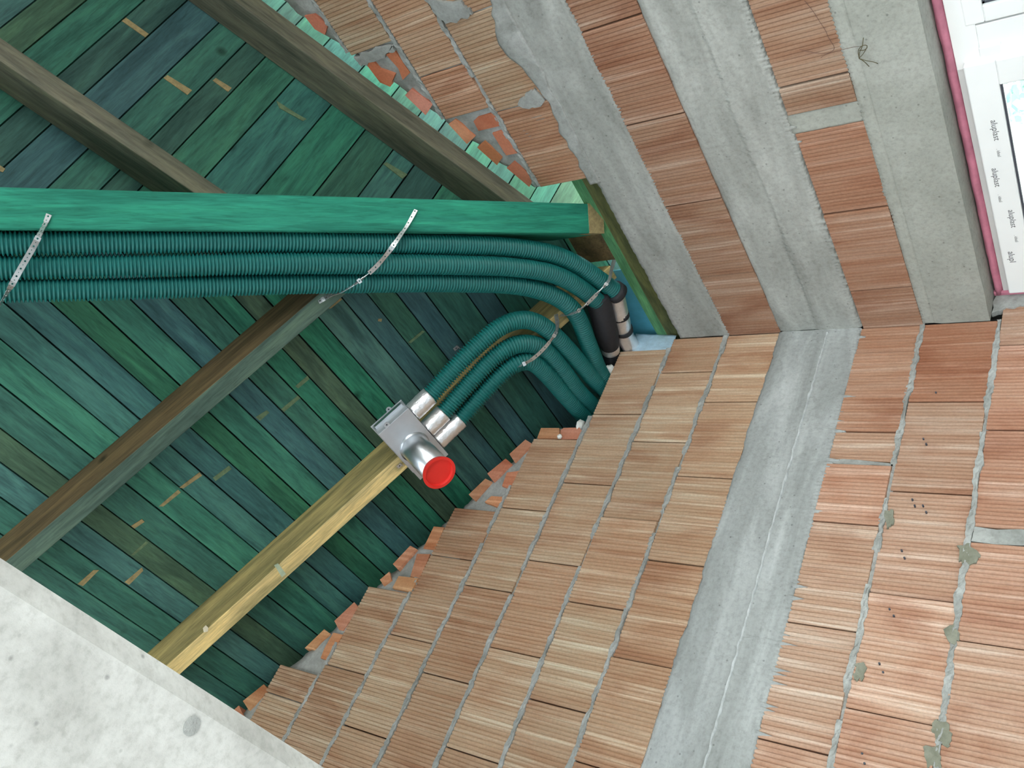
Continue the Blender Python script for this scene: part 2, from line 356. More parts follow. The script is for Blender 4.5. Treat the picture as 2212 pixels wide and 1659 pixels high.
# ring beam of wall_lower: two formwork boards with a raised fin between them and drips over the blocks below
def drips(s, sd, amp):
    r = int(s / 0.0141); h = (math.sin(r * 12.9898 + sd * 78.233) * 43758.5453) % 1.0
    base = -0.002 - (0.003 + 0.007 * ((h * 7.31) % 1.0)) * (0.5 + 0.5 * math.cos(2 * math.pi * (s / 0.0141 - r - 0.5)))
    if h > 0.80: base -= amp * (h - 0.80) * 5 * (0.5 + 0.5 * math.cos(2 * math.pi * (s / 0.0141 - r - 0.5)))
    return base + 0.004 * nz(s * 8, sd)
def ring_rel(sd, fin, step):
    def f(s, t):
        o = 0.004 + 0.003 * nz(s * 5, t * 3, sd) + 0.0012 * nz(s * 45, t * 14, sd)
        e = fin + 0.012 * nz(s * 2, sd)
        o += (-step if t > e else 0.0) + (0.002 if t > 0.74 else 0.0)
        if t < 0.04 or t > 0.96: o -= 0.004
        return o
    return f
band(wallB, 'ring_beam', M['ring_b'], 0.0, XE, lambda s: ZR0 + 0.0 + drips(s, 1.3, 0.05), lambda s: ZR1 + 0.008 + 0.010 * nz(s * 9, 3) + 0.005 * nz(s * 40, 3), ring_rel(2.2, 0.40, 0.002), ds=0.0047, nr=44, back=0.12)
def fin_z(s): return ZR0 + 0.120 + 0.004 * nz(s * 2, 2.2) + 0.0025 * nz(s * 24, 7)
band(wallB, 'formwork_fin', M['fin'], 0.02, XE, lambda s: fin_z(s) - 0.004 - 0.005 * max(-0.5, nz(s * 33, 1)), lambda s: fin_z(s) + 0.0035 + 0.006 * max(-0.4, nz(s * 28, 5)) + (0.012 * max(0, nz(s * 9, 8) - 0.35)), lambda s, t: 0.011 + 0.004 * nz(s * 40, 3) if 0.2 < t < 0.8 else 0.004, ds=0.006, nr=3, back=0.0)
# broken and cut bricks along the raking top
Z5 = zm(500, 960, 3.19); Z4 = zm(700, 600, 2.765); Z6 = zm(0, 1059, 2.765); Z7 = zm(1100, 860, 9.217)
cuts = [(Z7, [(640, 605), (1000, 605), (1010, 800), (565, 800)]), (Z7, [(1020, 620), (1080, 580), (1390, 575), (1440, 640), (1360, 805), (1012, 805)]), (Z7, [(0, 1110), (320, 820), (460, 910), (100, 1265)]),
        (Z4, [(975, 1170), (1085, 1080), (1120, 1110), (1010, 1215)]), (Z4, [(1090, 1160), (1165, 1150), (1110, 1260), (1060, 1240)]), (Z4, [(860, 1290), (960, 1195), (1000, 1215), (900, 1330)]), (Z4, [(960, 1340), (1000, 1305), (1080, 1310), (1050, 1375)]),
        (Z5, [(1390, 562), (1462, 568), (1400, 720), (1318, 712)]), (Z5, [(1112, 825), (1232, 698), (1278, 722), (1150, 865)]), (Z5, [(1275, 750), (1365, 752), (1295, 918), (1228, 908)]), (Z5, [(1155, 910), (1290, 925), (1240, 1018), (1112, 992)]), (Z5, [(1020, 930), (1085, 875), (1100, 930), (1045, 970)]),
        (Z5, [(703, 1212), (840, 1082), (872, 1122), (765, 1280), (735, 1272)]), (Z5, [(500, 1400), (635, 1270), (675, 1300), (560, 1410)]), (Z5, [(640, 1400), (700, 1295), (765, 1310), (665, 1485), (612, 1470)]), (Z6, [(1445, 1255), (1570, 1155), (1600, 1190), (1480, 1310)])]
for f, P in cuts:
    poly(wallB, [onB(*f(*p)) for p in P], 0.11, 'brick', M['brick'], rnd(-0.006, 0.004), (rnd(0.98, 1.12), rnd(0.62, 0.75), rnd(0.52, 0.62), 1))
for s0 in [2.02 + 0.14 * i for i in range(13)]:
    z = 3.545 + K * s0 - 0.05; poly(wallB, [(s0, z - 0.05), (s0 + 0.11, z + 0.02), (s0 + 0.08, z + 0.075), (s0 - 0.03, z + 0.01)], 0.11, 'brick', M['brick'], -0.003, (1.05, 0.68, 0.58, 1))
def rakeB(s): return 3.535 + 0.567 * s
band(wallB, 'mortar_bed', M['mortar'], 0.50, XE, lambda s: rakeB(s) - 0.30, lambda s: rakeB(s) - 0.045 + 0.022 * nz(s * 11, 8) + 0.012 * nz(s * 40, 3), lambda s, t: -0.012 + 0.006 * nz(s * 20, t * 5, 7), ds=0.012, nr=8, back=0.12)
# --- wall_upper (x = 0): window lintel, block courses, ring beam, upper concrete strip, gable blocks
LZ0, LZ1 = 2.083, 2.297
band(wallA, 'lintel', M['lintel'], 0.0, XE, lambda s: LZ0 + 0.002 * nz(s * 10, 1), lambda s: 2.262, lambda s, t: 0.002 + 0.002 * nz(s * 6, t * 3, 4) - (0.004 if t > 0.96 else 0), ds=0.03, nr=8, back=0.25, smooth=False)
band(wallA, 'lintel_mortar', M['lintel'], 0.0, XE, lambda s: 2.262, lambda s: LZ1 + 0.007 + 0.004 * nz(s * 9, 6) + 0.003 * math.cos(2 * math.pi * s / 0.0141), lambda s, t: -0.002 + 0.002 * nz(s * 25, t * 3, 4), ds=0.0047, nr=3, back=0.1)
row(wallA, [-0.012, 0.192, 0.559, 0.897], LZ1, 2.520); row(wallA, [0.968, 1.069, 1.436], LZ1, 2.520, XE)
band(wallA, 'mortar_joint', M['lintel'], 0.897, 0.968, lambda s: LZ1, lambda s: 2.525, lambda s, t: -0.003 + 0.004 * nz(s * 30, t * 9, 2), ds=0.006, nr=10)
band(wallA, 'ring_beam', M['ring_a'], 0.0, XE, lambda s: 2.527 + drips(s, 4.7, 0.02), lambda s: ZR1 + 0.006 + 0.006 * nz(s * 12, 5), ring_rel(5.1, 0.50, 0.006), ds=0.0047, nr=44, back=0.25)
row(wallA, [-0.012, 0.333, 0.697, 1.063, 1.427], ZR1, 3.069, XE)
band(wallA, 'concrete_strip', M['ring_a'], 0.0, XE, lambda s: 3.066 + drips(s, 9.1, 0.008), lambda s: 3.283 + 0.006 * nz(s * 14, 2) + 0.004 * nz(s * 50, 2), lambda s, t: 0.003 + 0.003 * nz(s * 7, t * 4, 1) + (0.004 * max(0, nz(s * 9, 4) + 0.3) if t > 0.72 + 0.08 * nz(s * 6, 7) else 0), ds=0.006, nr=14, back=0.25)
Gq = zm(600, 0, 3.16)
row(wallA, [0.881, 1.238], 3.301, 3.540, XE); row(wallA, [1.263, 1.452], 3.546, 3.772, XE); row(wallA, [1.612, 1.977], 3.780, 4.006, XE)
row(wallA, [1.99, 2.20], 4.015, 4.24, XE); row(wallA, [2.40, 2.60], 4.25, 4.475, XE); row(wallA, [2.8, 3.0], 4.485, 4.71, XE); row(wallA, [3.2, 3.5], 4.72, 4.945, XE); row(wallA, [3.6], 4.955, 5.18, XE)
for zz, s0 in ((3.543, 0.89), (3.777, 1.27), (4.010, 1.63), (4.245, 2.0), (4.48, 2.4), (4.715, 2.8), (4.95, 3.2)): bed_joint(wallA, s0, XE, zz, 0.010, 0.001, zz)
gcuts = [[(1335, 830), (1365, 800), (1470, 770), (1520, 860), (1370, 895)], [(1465, 910), (1530, 890), (1635, 1045), (1560, 1060)], [(1360, 1010), (1410, 965), (1530, 1080), (1495, 1130)], [(1560, 1150), (1610, 1105), (1750, 1220), (1715, 1280)], [(1165, 850), (1210, 815), (1345, 935), (1290, 985)], [(870, 650), (910, 610), (1060, 710), (1010, 785)], [(180, 110), (250, 100), (340, 170), (320, 240), (250, 200)], [(610, 440), (645, 400), (700, 470), (800, 510), (770, 590), (700, 560)], [(735, 375), (795, 350), (900, 500), (850, 550), (820, 470)]]
for P in gcuts: poly(wallA, [onA(*Gq(*p)) for p in P], 0.09, 'brick', M['brick'], rnd(-0.003, 0.004), (rnd(1.0, 1.15), rnd(0.52, 0.64), rnd(0.42, 0.52), 1))
for i in range(14):
    s0 = 1.95 + 0.14 * i; z = 3.06 + 0.59 * s0
    poly(wallA, [(s0, z - 0.06), (s0 + 0.11, z + 0.005), (s0 + 0.08, z + 0.06), (s0 - 0.03, z)], 0.09, 'brick', M['brick'], 0, (1.1, 0.58, 0.47, 1))
def rakeA(s): return 3.076 + 0.591 * s
band(wallA, 'mortar_bed', M['mortar'], 0.885, XE, lambda s: 3.28, lambda s: max(3.30, rakeA(s) - 0.035 + 0.026 * nz(s * 12, 1) + 0.012 * nz(s * 45, 6)), lambda s, t: -0.009 + 0.007 * nz(s * 20, t * 8, 3), ds=0.010, nr=16, back=0.11)
band(wallA, 'mortar_smear', M['mortar'], 0.86, XE, lambda s: 3.262 + 0.010 * nz(s * 13, 11), lambda s: 3.315 + 0.030 * nz(s * 7, 2) + 0.015 * nz(s * 25, 9) + 0.055 * math.exp(-((s - 1.47) / 0.10) ** 2), lambda s, t: 0.007 + 0.004 * nz(s * 16, t * 3, 3) - (0.006 if t > 0.93 else 0), ds=0.007, nr=7, back=0.04)
for P in ([(1020, 0), (1250, 0), (1330, 85), (1300, 110), (1150, 165), (1100, 100)], [(1640, 700), (1700, 640), (1760, 600), (1830, 680), (1790, 715), (1680, 735)], [(530, 390), (640, 330), (780, 300), (800, 345), (730, 380), (640, 430), (570, 440)]):
    poly(wallA, [onA(*Gq(*p)) for p in P], 0.03, 'mortar_patch', M['mortar'], 0.006)
Zr = zm(1412, 1059, 2.765)
for P in ([(1820, 340), (1890, 325), (1945, 380), (1925, 440), (1870, 455), (1825, 420)], [(1740, 830), (1790, 800), (1835, 885), (1790, 930), (1745, 880)], [(1690, 1370), (1750, 1380), (1780, 1450), (1775, 1540), (1700, 1510), (1660, 1430)], [(1615, 1540), (1700, 1540), (1725, 1659), (1640, 1659)], [(1205, 1040), (1245, 1020), (1270, 1070), (1250, 1135), (1195, 1140)], [(1385, 130), (1440, 120), (1440, 200), (1385, 230)]):
    poly(wallB, [onB(*Zr(*p)) for p in P], 0.02, 'mortar_patch', M['mortar_dark'], 0.0035)
for u, v in ((1994, 1093), (2001, 1107), (1971, 1080), (1976, 1093), (1948, 1190), (1954, 1206), (1922, 1317), (1931, 1331), (1900, 1434), (1908, 1453), (1863, 1629), (1868, 1650), (1995, 949), (2001, 960), (2022, 849)):
    s_, z_ = onB(u, v); poly(wallB, [(s_ + 0.003 * math.cos(k * math.pi / 4), z_ + 0.003 * math.sin(k * math.pi / 4)) for k in range(8)], 0.01, 'pit', M['gasket'], 0.0048)
poly(wallA, [(-1.3, 2.1), (XE, 2.1), (XE, 5.2), (2.2, 4.12), (0.9, 3.3), (-1.3, 3.29)], 0.12, 'wall_core', M['mortar'], -0.13)
poly(wallA, [(-1.3, -0.6), (-0.002, -0.6), (-0.002, 2.1), (-1.3, 2.1)], 0.12, 'wall_core', M['mortar'], -0.13)
poly(wallA, [(2.2, -0.6), (XE, -0.6), (XE, 2.08), (2.2, 2.08)], 0.25, 'wall_core', M['mortar'], 0.0)
poly(wallA, [(0.0, -0.6), (2.2, -0.6), (2.2, 0.85), (0.0, 0.85)], 0.25, 'wall_core', M['mortar'], 0.0)
tag(MB().add(box_vf(-0.25, 5.0, -1.45, -1.3, -0.6, 6.2)).build('wall_back', M['mortar']), 'plain grey wall closing the dark space behind the gable', kind='structure')

wf = MB().add(box_vf(4.2, 4.45, -1.3, 5.0, 2.4, 3.1)).add(box_vf(4.2, 4.45, -1.3, 5.0, 4.7, 6.0)).add(box_vf(4.2, 4.45, -1.3, 0.9, 3.1, 4.7)).add(box_vf(4.2, 4.45, 3.7, 5.0, 3.1, 4.7)).add(box_vf(4.2, 4.45, -1.3, 0.5, -0.6, 2.4)).add(box_vf(4.2, 4.45, 4.4, 5.0, -0.6, 2.4))  # unseen wall; its upper opening is added to brighten the lower roof slope
tag(wf.build('wall_left', M['floor']), 'pale wall behind the viewer with a terrace opening and an attic opening added for light', kind='structure')
wf = MB().add(box_vf(-0.25, 4.2, 4.75, 5.0, 2.4, 6.0)).add(box_vf(-0.25, 0.6, 4.75, 5.0, -0.6, 2.4)).add(box_vf(3.8, 4.2, 4.75, 5.0, -0.6, 2.4))
tag(wf.build('wall_right', M['floor']), 'pale wall facing the gable with a wide terrace opening', kind='structure')

# ------------------------------------------------------------------ concrete slab overhead
slab = empty('ceiling_slab'); tag(slab, 'smooth white concrete slab with a chamfered edge close overhead', kind='structure')
sx, sz = 2.286, 2.53
prof = [(sx, sz + 0.022), (sx + 0.026, sz), (4.2, sz), (4.2, sz + 0.22), (sx, sz + 0.22)]
a = [(x, 0.02, z) for x, z in prof]; b = [(x, 4.7, z) for x, z in prof]
link('slab_body', mesh('slab_body', *hexa(a, b)), M['slab'], slab)
dp = on(413, 1568, (0, 0, 1), sz)
vs = [(dp.x + 0.0125 * math.cos(t * math.pi / 12), dp.y + 0.0125 * math.sin(t * math.pi / 12), sz - 0.0012) for t in range(24)]
link('tie_hole_plug', mesh('tie_hole_plug', *hexa(vs, [(x, y, sz + 0.003) for x, y, z in vs])), M['mortar'], slab)

# ------------------------------------------------------------------ roof boards
ceil = tag(empty('ceiling'), 'green stained board sheathing of the two roof slopes', kind='structure')
TH = 0.024
def ext(js, step, end):
    js = list(js)
    while js[-1] < end: js.append(js[-1] + step * rnd(0.85, 1.15))
    return js
JA = ext([0.02, 0.13, 0.24, 0.35, 0.46, 0.58, 0.705, 0.776, 0.87, 0.965, 1.063, 1.177, 1.263, 1.375, 1.51, 1.653, 1.765, 1.839, 1.94, 2.055, 2.14, 2.248, 2.337], 0.11, 4.75)
JB = ext([-0.62, -0.50, -0.39, -0.28, -0.17, -0.065, 0.06, 0.186, 0.266, 0.35, 0.466, 0.546, 0.625, 0.698, 0.798, 0.883, 0.952, 1.02, 1.095, 1.175, 1.259, 1.333, 1.416, 1.497, 1.594, 1.69, 1.767, 1.848, 1.935], 0.09, 4.2)
def board(corners, normal, m):
    a = [Vector(p) for p in corners]; b = [p + Vector(normal) * TH for p in a]
    local(link('board', mesh('board', *hexa(a, b)), m, ceil))
GAP = 0.0024
for y0, y1 in zip(JA, JA[1:]):
    y0 += GAP; y1 -= GAP; dz = rnd(-0.0015, 0.0015); z = lambda y: ZA + K * y + dz
    if y0 - SV < -0.6: continue
    board([(-0.62, y0, z(y0)), (y0 - SV, y0, z(y0)), (y1 - SV, y1, z(y1)), (-0.62, y1, z(y1))], (0, -S30, C30), M['board_a'])
for x0, x1 in zip(JB, JB[1:]):
    x0 += GAP; x1 -= GAP; dz = rnd(-0.0015, 0.0015); z = lambda x: ZB + K * x + dz
    board([(x0, -1.3, z(x0)), (x1, -1.3, z(x1)), (x1, x1 + SV, z(x1)), (x0, x0 + SV, z(x0))], (-S30, 0, C30), M['board_b'])
h = 0.03
fa = [(-0.62, 0.085, ZA + K * 0.085 + h), (4.2, 4.2 + SV, ZA + K * (4.2 + SV) + h), (-0.62, 4.905, ZA + K * 4.905 + h)]
link('roof_membrane', mesh('roof_membrane', *hexa(fa, [(x, y, z + 0.004) for x, y, z in fa])), M['felt'], ceil)
fb = [(-0.62, -1.3, ZB + K * -0.62 + h), (4.2, -1.3, ZB + K * 4.2 + h), (4.2, 4.2 + SV, ZB + K * 4.2 + h), (-0.62, -0.62 + SV, ZB + K * -0.62 + h)]
link('roof_membrane', mesh('roof_membrane', *hexa(fb, [(x, y, z + 0.004) for x, y, z in fb])), M['felt'], ceil)
# bare stripes where battens kept the stain off
def stripe(n, z0, P, m):
    a = [on(u, v, n, z0 - 0.0022) for u, v in P]; up = Vector((0, 0, 0.004))
    local(link('bare_stripe', mesh('bare_stripe', *hexa(a, [p + up for p in a])), m, ceil))
S1 = zm(0, 0, 3.95); S2 = zm(400, 0, 3.77); S5 = zm(0, 1000, 3.456); S4 = zm(500, 600, 3.95)
for f, q, m_ in [(S1, [(1075, 150), (1270, 290), (1240, 318), (1040, 178)], 0), (S1, [(1430, 640), (1640, 770), (1600, 810), (1395, 665)], 0), (S2, [(250, 635), (380, 715), (350, 748), (225, 655)], 0), (S2, [(745, 820), (900, 920), (990, 970), (960, 985), (770, 880)], 1), (S2, [(1640, 1320), (1810, 1420), (1770, 1455), (1615, 1335)], 1), (S1, [(0, 1410), (45, 1440), (25, 1470), (0, 1460)], 0)]:
    stripe(NA, ZA, [f(*p) for p in q], M['bare'] if not m_ else M['bare_dim'])
for f, q, m_ in [(S5, [(1490, 70), (1510, 95), (1370, 190), (1340, 185)], 0), (S5, [(1330, 200), (1350, 220), (1220, 325), (1185, 325)], 0), (S5, [(1060, 420), (1080, 440), (1005, 490), (980, 470)], 0), (S5, [(1060, 780), (1070, 805), (965, 910), (930, 890)], 0), (S5, [(700, 800), (740, 800), (620, 920), (580, 905)], 0), (S5, [(1090, 585), (1110, 595), (1000, 690), (975, 690)], 1), (S5, [(1710, 20), (1730, 45), (1610, 135), (1590, 110)], 1),
               (S4, [(650, 835), (665, 865), (570, 945), (545, 925)], 1), (S4, [(565, 1005), (590, 1025), (450, 1145), (425, 1120)], 1), (S4, [(300, 1130), (325, 1150), (245, 1220), (205, 1190)], 1), (S4, [(1630, 450), (1650, 460), (1530, 560), (1510, 550)], 1), (S4, [(925, 165), (945, 185), (850, 262), (820, 262)], 0), (S4, [(1255, 350), (1285, 350), (1280, 375), (1252, 370)], 0)]:
    stripe(NB, ZB, [f(*p) for p in q], M['bare'] if not m_ else M['bare_dim'])

# ------------------------------------------------------------------ rafters and beams
def rafter_x(y0, y1, x0, x1, dep, label, mats, name='rafter'):
    hz = dep / C30
    T = lambda x, y: (x, y, ZB + K * x); B = lambda x, y: (x, y, ZB + K * x - hz)
    vs = [T(x0, y0), T(x0, y1), B(x0, y1), B(x0, y0), T(x1, y0), T(x1, y1), B(x1, y1), B(x1, y0)]
    fs = [(0, 1, 2, 3), (4, 7, 6, 5), (0, 4, 5, 1), (1, 5, 6, 2), (2, 6, 7, 3), (3, 7, 4, 0)]
    me = mesh(name, vs, fs, fix=True)
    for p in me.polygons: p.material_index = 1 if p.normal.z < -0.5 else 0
    o = local(link(name, me, mats)); bev(o, 0.003); return tag(o, label, 'rafter')
def bev(o, w, seg=2):
    md = o.modifiers.new('bevel', 'BEVEL'); md.width = w; md.segments = seg; md.limit_method = 'ANGLE'; md.angle_limit = 0.7
def rafter_y(x0, x1, y0, y1, dep, label, mats, name='rafter'):
    hz = dep / C30
    T = lambda x, y: (x, y, ZA + K * y); B = lambda x, y: (x, y, ZA + K * y - hz)
    vs = [T(x0, y0), T(x1, y0), B(x1, y0), B(x0, y0), T(x0, y1), T(x1, y1), B(x1, y1), B(x0, y1)]
    fs = [(0, 1, 2, 3), (4, 7, 6, 5), (0, 4, 5, 1), (1, 5, 6, 2), (2, 6, 7, 3), (3, 7, 4, 0)]
    o = local(link(name, mesh(name, vs, fs), mats)); bev(o, 0.003); return tag(o, label, 'rafter')
R1 = rafter_x(0.345, 0.418, -0.04, 4.2, 0.157, 'clean yellow pine rafter carrying the metal duct box with the red cap', [M['olive_x'], M['pine_x']])
rafter_x(1.113, 1.180, 0.42, 4.2, 0.178, 'brown rafter with a grey-green underside, rising from the duct bundle to the slab', [M['brown_x'], M['slate_x']])
rafter_x(1.900, 1.970, 1.21, 4.2, 0.175, 'brown rafter furthest up the lower roof slope', [M['brown_x'], M['slate_x']])
rafter_y(0.040, 0.122, 0.78, 4.4, 0.150, 'long grey-olive rafter running beside the raking top of the upper block wall', [M['grey_wood_y']])
rafter_y(0.812, 0.882, 1.54, 4.4, 0.150, 'grey-olive rafter crossing the left corner and ending on the bright green beam', [M['grey_wood_y']])
rafter_y(1.58, 1.65, 2.31, 4.4, 0.150, 'grey-olive rafter furthest up the upper roof slope', [M['grey_wood_y']])
rb = ZB - 0.157 / C30 - 0.0008
def on_part(name, P, n, d, m, par):
    a = [on(u, v, n, d) - par.location for u, v in P]; up = Vector((0, 0, 0.003)); link(name, mesh(name, *hexa(a, [p + up for p in a])), m, par)
on_part('paint_mark', [(593, 1221), (601, 1217), (618, 1240), (609, 1247)], NB, rb, M['mark'], R1)
on_part('chipped_splinter', [(439, 1357), (445, 1351), (450, 1356), (449, 1364), (441, 1366)], NB, rb, M['chip'], R1)
# valley beam
def beam():
    w = 0.117 / 2; q = 1 / math.sqrt(2); vs = []
    for t in (-0.045, 3.6):
        for sd in (-1, 1):
            x = t + sd * w * q; y = t + 0.702 - sd * w * q
            vs += [(x, y, 3.2 + K * (t + 0.351)), (x, y, ZB + K * t - 0.004)]
    fs = [(0, 1, 3, 2), (4, 6, 7, 5), (0, 4, 5, 1), (2, 3, 7, 6), (0, 2, 6, 4), (1, 5, 7, 3)]
    o = local(link('valley_beam', mesh('valley_beam', vs, fs), M['green_beam'])); bev(o, 0.004)
    vv = []
    for t in (-0.047, 0.0):
        for sd in (-1, 1):
            x = t + sd * w * q * 1.004; y = t + 0.702 - sd * w * q * 1.004; vv += [(x, y, 3.1985 + K * (t + 0.351)), (x, y, 3.25 + K * (t + 0.351))]
    e_ = link('bare_end', mesh('bare_end', [Vector(p) - o.location for p in vv], fs), M['bare'], o); e_['label'] = 'bare yellow sawn end'
    tag(o, 'bright green stained valley beam running along the bundle of three ducts', 'beam')
beam()
# wall plate on the concrete strip, with a darker wany lower face
def plate():
    y0, y1 = -1.28, 0.875; vs = []; prof = [(-0.17, 3.30), (-0.062, 3.30), (-0.050, 3.318), (-0.043, 3.372), (-0.050, 3.425), (-0.17, 3.425)]
    n = len(prof); a = [(x, y0, z) for x, z in prof]; b = [(x, y1, z) for x, z in prof]
    v, f = hexa(a, b); me = mesh('wall_plate', v, f); o = link('wall_plate', me, [M['plate_green'], M['plate_olive']])
    for p in me.polygons:
        c = p.center
        if c.x > -0.07 and c.z < 3.372: p.material_index = 1
    local(o); tag(o, 'green wall plate beam with a brown lower edge, lying on the concrete strip', 'beam')
plate()
tag(local(MB().add(box_vf(-0.09, -0.065, 0.425, 0.60, 3.43, 3.60)).build('blocking_board', M['brown_x'])), 'brown blocking board standing on the green wall plate', 'board')

# ------------------------------------------------------------------ corrugated ducts
def spline(P, n=14):
    P = [Vector(p) for p in P]; P = [P[0] * 2 - P[1]] + P + [P[-1] * 2 - P[-2]]; out = []
    for i in range(1, len(P) - 2):
        a, b, c, d = P[i - 1:i + 3]
        for k in range(n):
            t = k / n; out.append(0.5 * ((2 * b) + (c - a) * t + (2 * a - 5 * b + 4 * c - d) * t * t + (3 * b - a - 3 * c + d) * t ** 3))
    out.append(P[-2]); return out
def resample(P, step):
    L = [0.0]
    for a, b in zip(P, P[1:]): L.append(L[-1] + (b - a).length)
    n = max(2, int(round(L[-1] / step))); out = []; j = 0
    for i in range(n + 1):
        s = L[-1] * i / n
        while j < len(L) - 2 and L[j + 1] < s: j += 1
        f = (s - L[j]) / max(1e-9, L[j + 1] - L[j]); out.append(P[j].lerp(P[j + 1], f))
    return out
def sweep(P, rad, seg=20, caps=True):
    """tube along P with a radius per point (parallel transport)"""
    n = len(P); vs = []; fs = []; T0 = (P[1] - P[0]).normalized(); N = T0.orthogonal().normalized()
    for i in range(n):
        T = (P[min(i + 1, n - 1)] - P[max(i - 1, 0)]).normalized()
        N = (N - T * N.dot(T)).normalized(); Bv = T.cross(N); r = rad[i] if isinstance(rad, list) else rad
        for k in range(seg):
            a = 2 * math.pi * k / seg; vs.append(P[i] + (N * math.cos(a) + Bv * math.sin(a)) * r)
    for i in range(n - 1):
        for k in range(seg):
            a = i * seg + k; b = i * seg + (k + 1) % seg; fs.append((a, b, b + seg, a + seg))
    if caps: fs += [tuple(range(seg))[::-1], tuple((n - 1) * seg + k for k in range(seg))]
    return vs, fs
def corrugated(name, P, label, r=0.0375, pitch=0.0116, parent=None):
    Q = resample(spline(P), pitch / 4); rad = [(r, r, r - 0.0075, r - 0.0075)[i % 4] for i in range(len(Q))]
    vs, fs = sweep(Q, rad, 20); me = mesh(name, vs, fs, True, fix=False)
    o = link(name, me, M['duct'], parent); local(o)
    return tag(o, label, 'duct', 'green corrugated ventilation ducts')
def pts(L): return [on(u, v, NB, d) for u, v, d in L]
DD = 3.432
P1 = pts([(-260, 530, DD), (0, 526, DD), (300, 523, DD), (600, 522, DD), (900, 527, DD), (1000, 529, DD), (1090, 533, DD), (1171, 544, DD), (1215, 557, DD), (1253, 576, DD), (1293, 603, DD), (1330, 630, DD)])
P2 = pts([(-260, 584, DD), (0, 578, DD), (300, 574, DD - 0.01), (600, 569, DD - 0.025), (900, 571, DD - 0.028), (1000, 573, DD - 0.028), (1090, 576, DD - 0.028), (1171, 586, DD - 0.025), (1215, 600, DD - 0.02), (1253, 622, DD - 0.01), (1292, 652, 3.44)])
P3 = pts([(-260, 636, DD), (0, 628, DD), (300, 622, DD), (600, 613, DD), (900, 610, DD), (1000, 611, DD), (1090, 614, DD), (1150, 623, DD), (1200, 641, DD), (1236, 668, 3.425), (1255, 700, 3.435), (1268, 735, 3.455), (1282, 772, 3.475), (1302, 815, 3.50)])
P3.append(P3[-1] + Vector((0.03, -0.25, -0.02)))
corrugated('corrugated_duct', P1, 'topmost corrugated duct of the three, tucked against the bright green beam')
corrugated('corrugated_duct', P2, 'middle corrugated duct of the three under the green beam, ending in a black sleeve')
corrugated('corrugated_duct', P3, 'lowest corrugated duct of the three, dropping behind the block wall corner')
Q1 = pts([(915, 870, 3.43), (924, 860, 3.43), (975, 803, 3.43), (1025, 752, 3.43), (1080, 707, 3.43), (1127, 691, 3.43), (1167, 701, 3.43), (1206, 733, 3.43), (1242, 772, 3.45), (1279, 815, 3.48), (1312, 850, 3.51)])
Q2 = pts([(943, 908, 3.43), (953, 897, 3.43), (1007, 835, 3.43), (1062, 777, 3.43), (1105, 748, 3.425), (1145, 743, 3.425), (1180, 759, 3.43), (1217, 802, 3.45), (1250, 846, 3.48), (1292, 890, 3.52)])
Q3 = pts([(978, 923, 3.43), (989, 911, 3.43), (1043, 850, 3.43), (1088, 804, 3.425), (1119, 784, 3.42), (1150, 783, 3.42), (1183, 811, 3.44), (1217, 850, 3.47), (1242, 878, 3.49), (1272, 913, 3.52)])
for Q in (Q1, Q2, Q3): Q.append(Q[-1] + Vector((0.0, -0.22, 0.0)))
corrugated('corrugated_duct', Q1, 'outermost of the three arched ducts leaving the metal box')
corrugated('corrugated_duct', Q2, 'middle of the three arched ducts leaving the metal box')
corrugated('corrugated_duct', Q3, 'innermost arched duct leaving the metal box nearest its red cap')

# ------------------------------------------------------------------ duct box with red cap
E1 = Vector((C30, 0, S30)); E2 = Vector((0, 1, 0)); EN = Vector((S30, 0, -C30))
bo = on(895.5, 961, NB, 3.385)
plen = empty('duct_box', bo); tag(plen, 'zinc duct box with round spigot and red cap fixed under the yellow rafter', 'duct box')
def L3(a, b, n): return E1 * a + E2 * b + EN * n
def lbox(a0, a1, b0, b1, n0, n1):
    v, f = box_vf(a0, a1, b0, b1, n0, n1); return [L3(*p) for p in v], f
hw, hl, dp_ = 0.076, 0.148, 0.074
o = MB().add(lbox(-hw, hw, -hl, hl, -dp_, 0)).build('box_body', M['zinc_matt'], plen); bev(o, 0.002)
MB().add(lbox(-hw - 0.003, hw + 0.003, -hl - 0.003, hl + 0.003, -dp_ - 0.003, -dp_)).build('back_flange', M['zinc_matt'], plen)
MB().add(lbox(-hw + 0.008, hw - 0.008, hl, hl + 0.012, -dp_ * 0.72, -dp_ * 0.52)).build('side_rib', M['zinc'], o)
for (a_, n_) in ((-0.022, -dp_ - 0.001), (-hw + 0.035 + 0.03, -0.001)):
    pass
def lug(a_, b_, n_):
    mb = MB(); P = []; H = []
    for k in range(17):
        t = math.pi * k / 16; P.append((a_ + 0.011 * math.cos(t), b_ + 0.008 + 0.011 * math.sin(t)))
    P = [(a_ + 0.011, b_)] + P + [(a_ - 0.011, b_)]
    hc = [(a_ + 0.0035 * math.cos(2 * math.pi * k / 12), b_ + 0.009 + 0.0035 * math.sin(2 * math.pi * k / 12)) for k in range(12)]
    va = [L3(x, y, n_) for x, y in P]; vb = [L3(x, y, n_ + 0.002) for x, y in P]
    mb.add(hexa(va, vb)); mb.add(hexa([L3(x, y, n_ - 0.0006) for x, y in hc], [L3(x, y, n_ + 0.0026) for x, y in hc]), 1)
    mb.build('mounting_lug', [M['zinc_matt'], M['gasket']], plen)
lug(-0.018, hl, -dp_ - 0.001); lug(0.028, hl, -0.002); lug(0.0, -hl - 0.018, -dp_ - 0.001)
TC = (0.004, -0.007)                                      # spigot centre on the front face
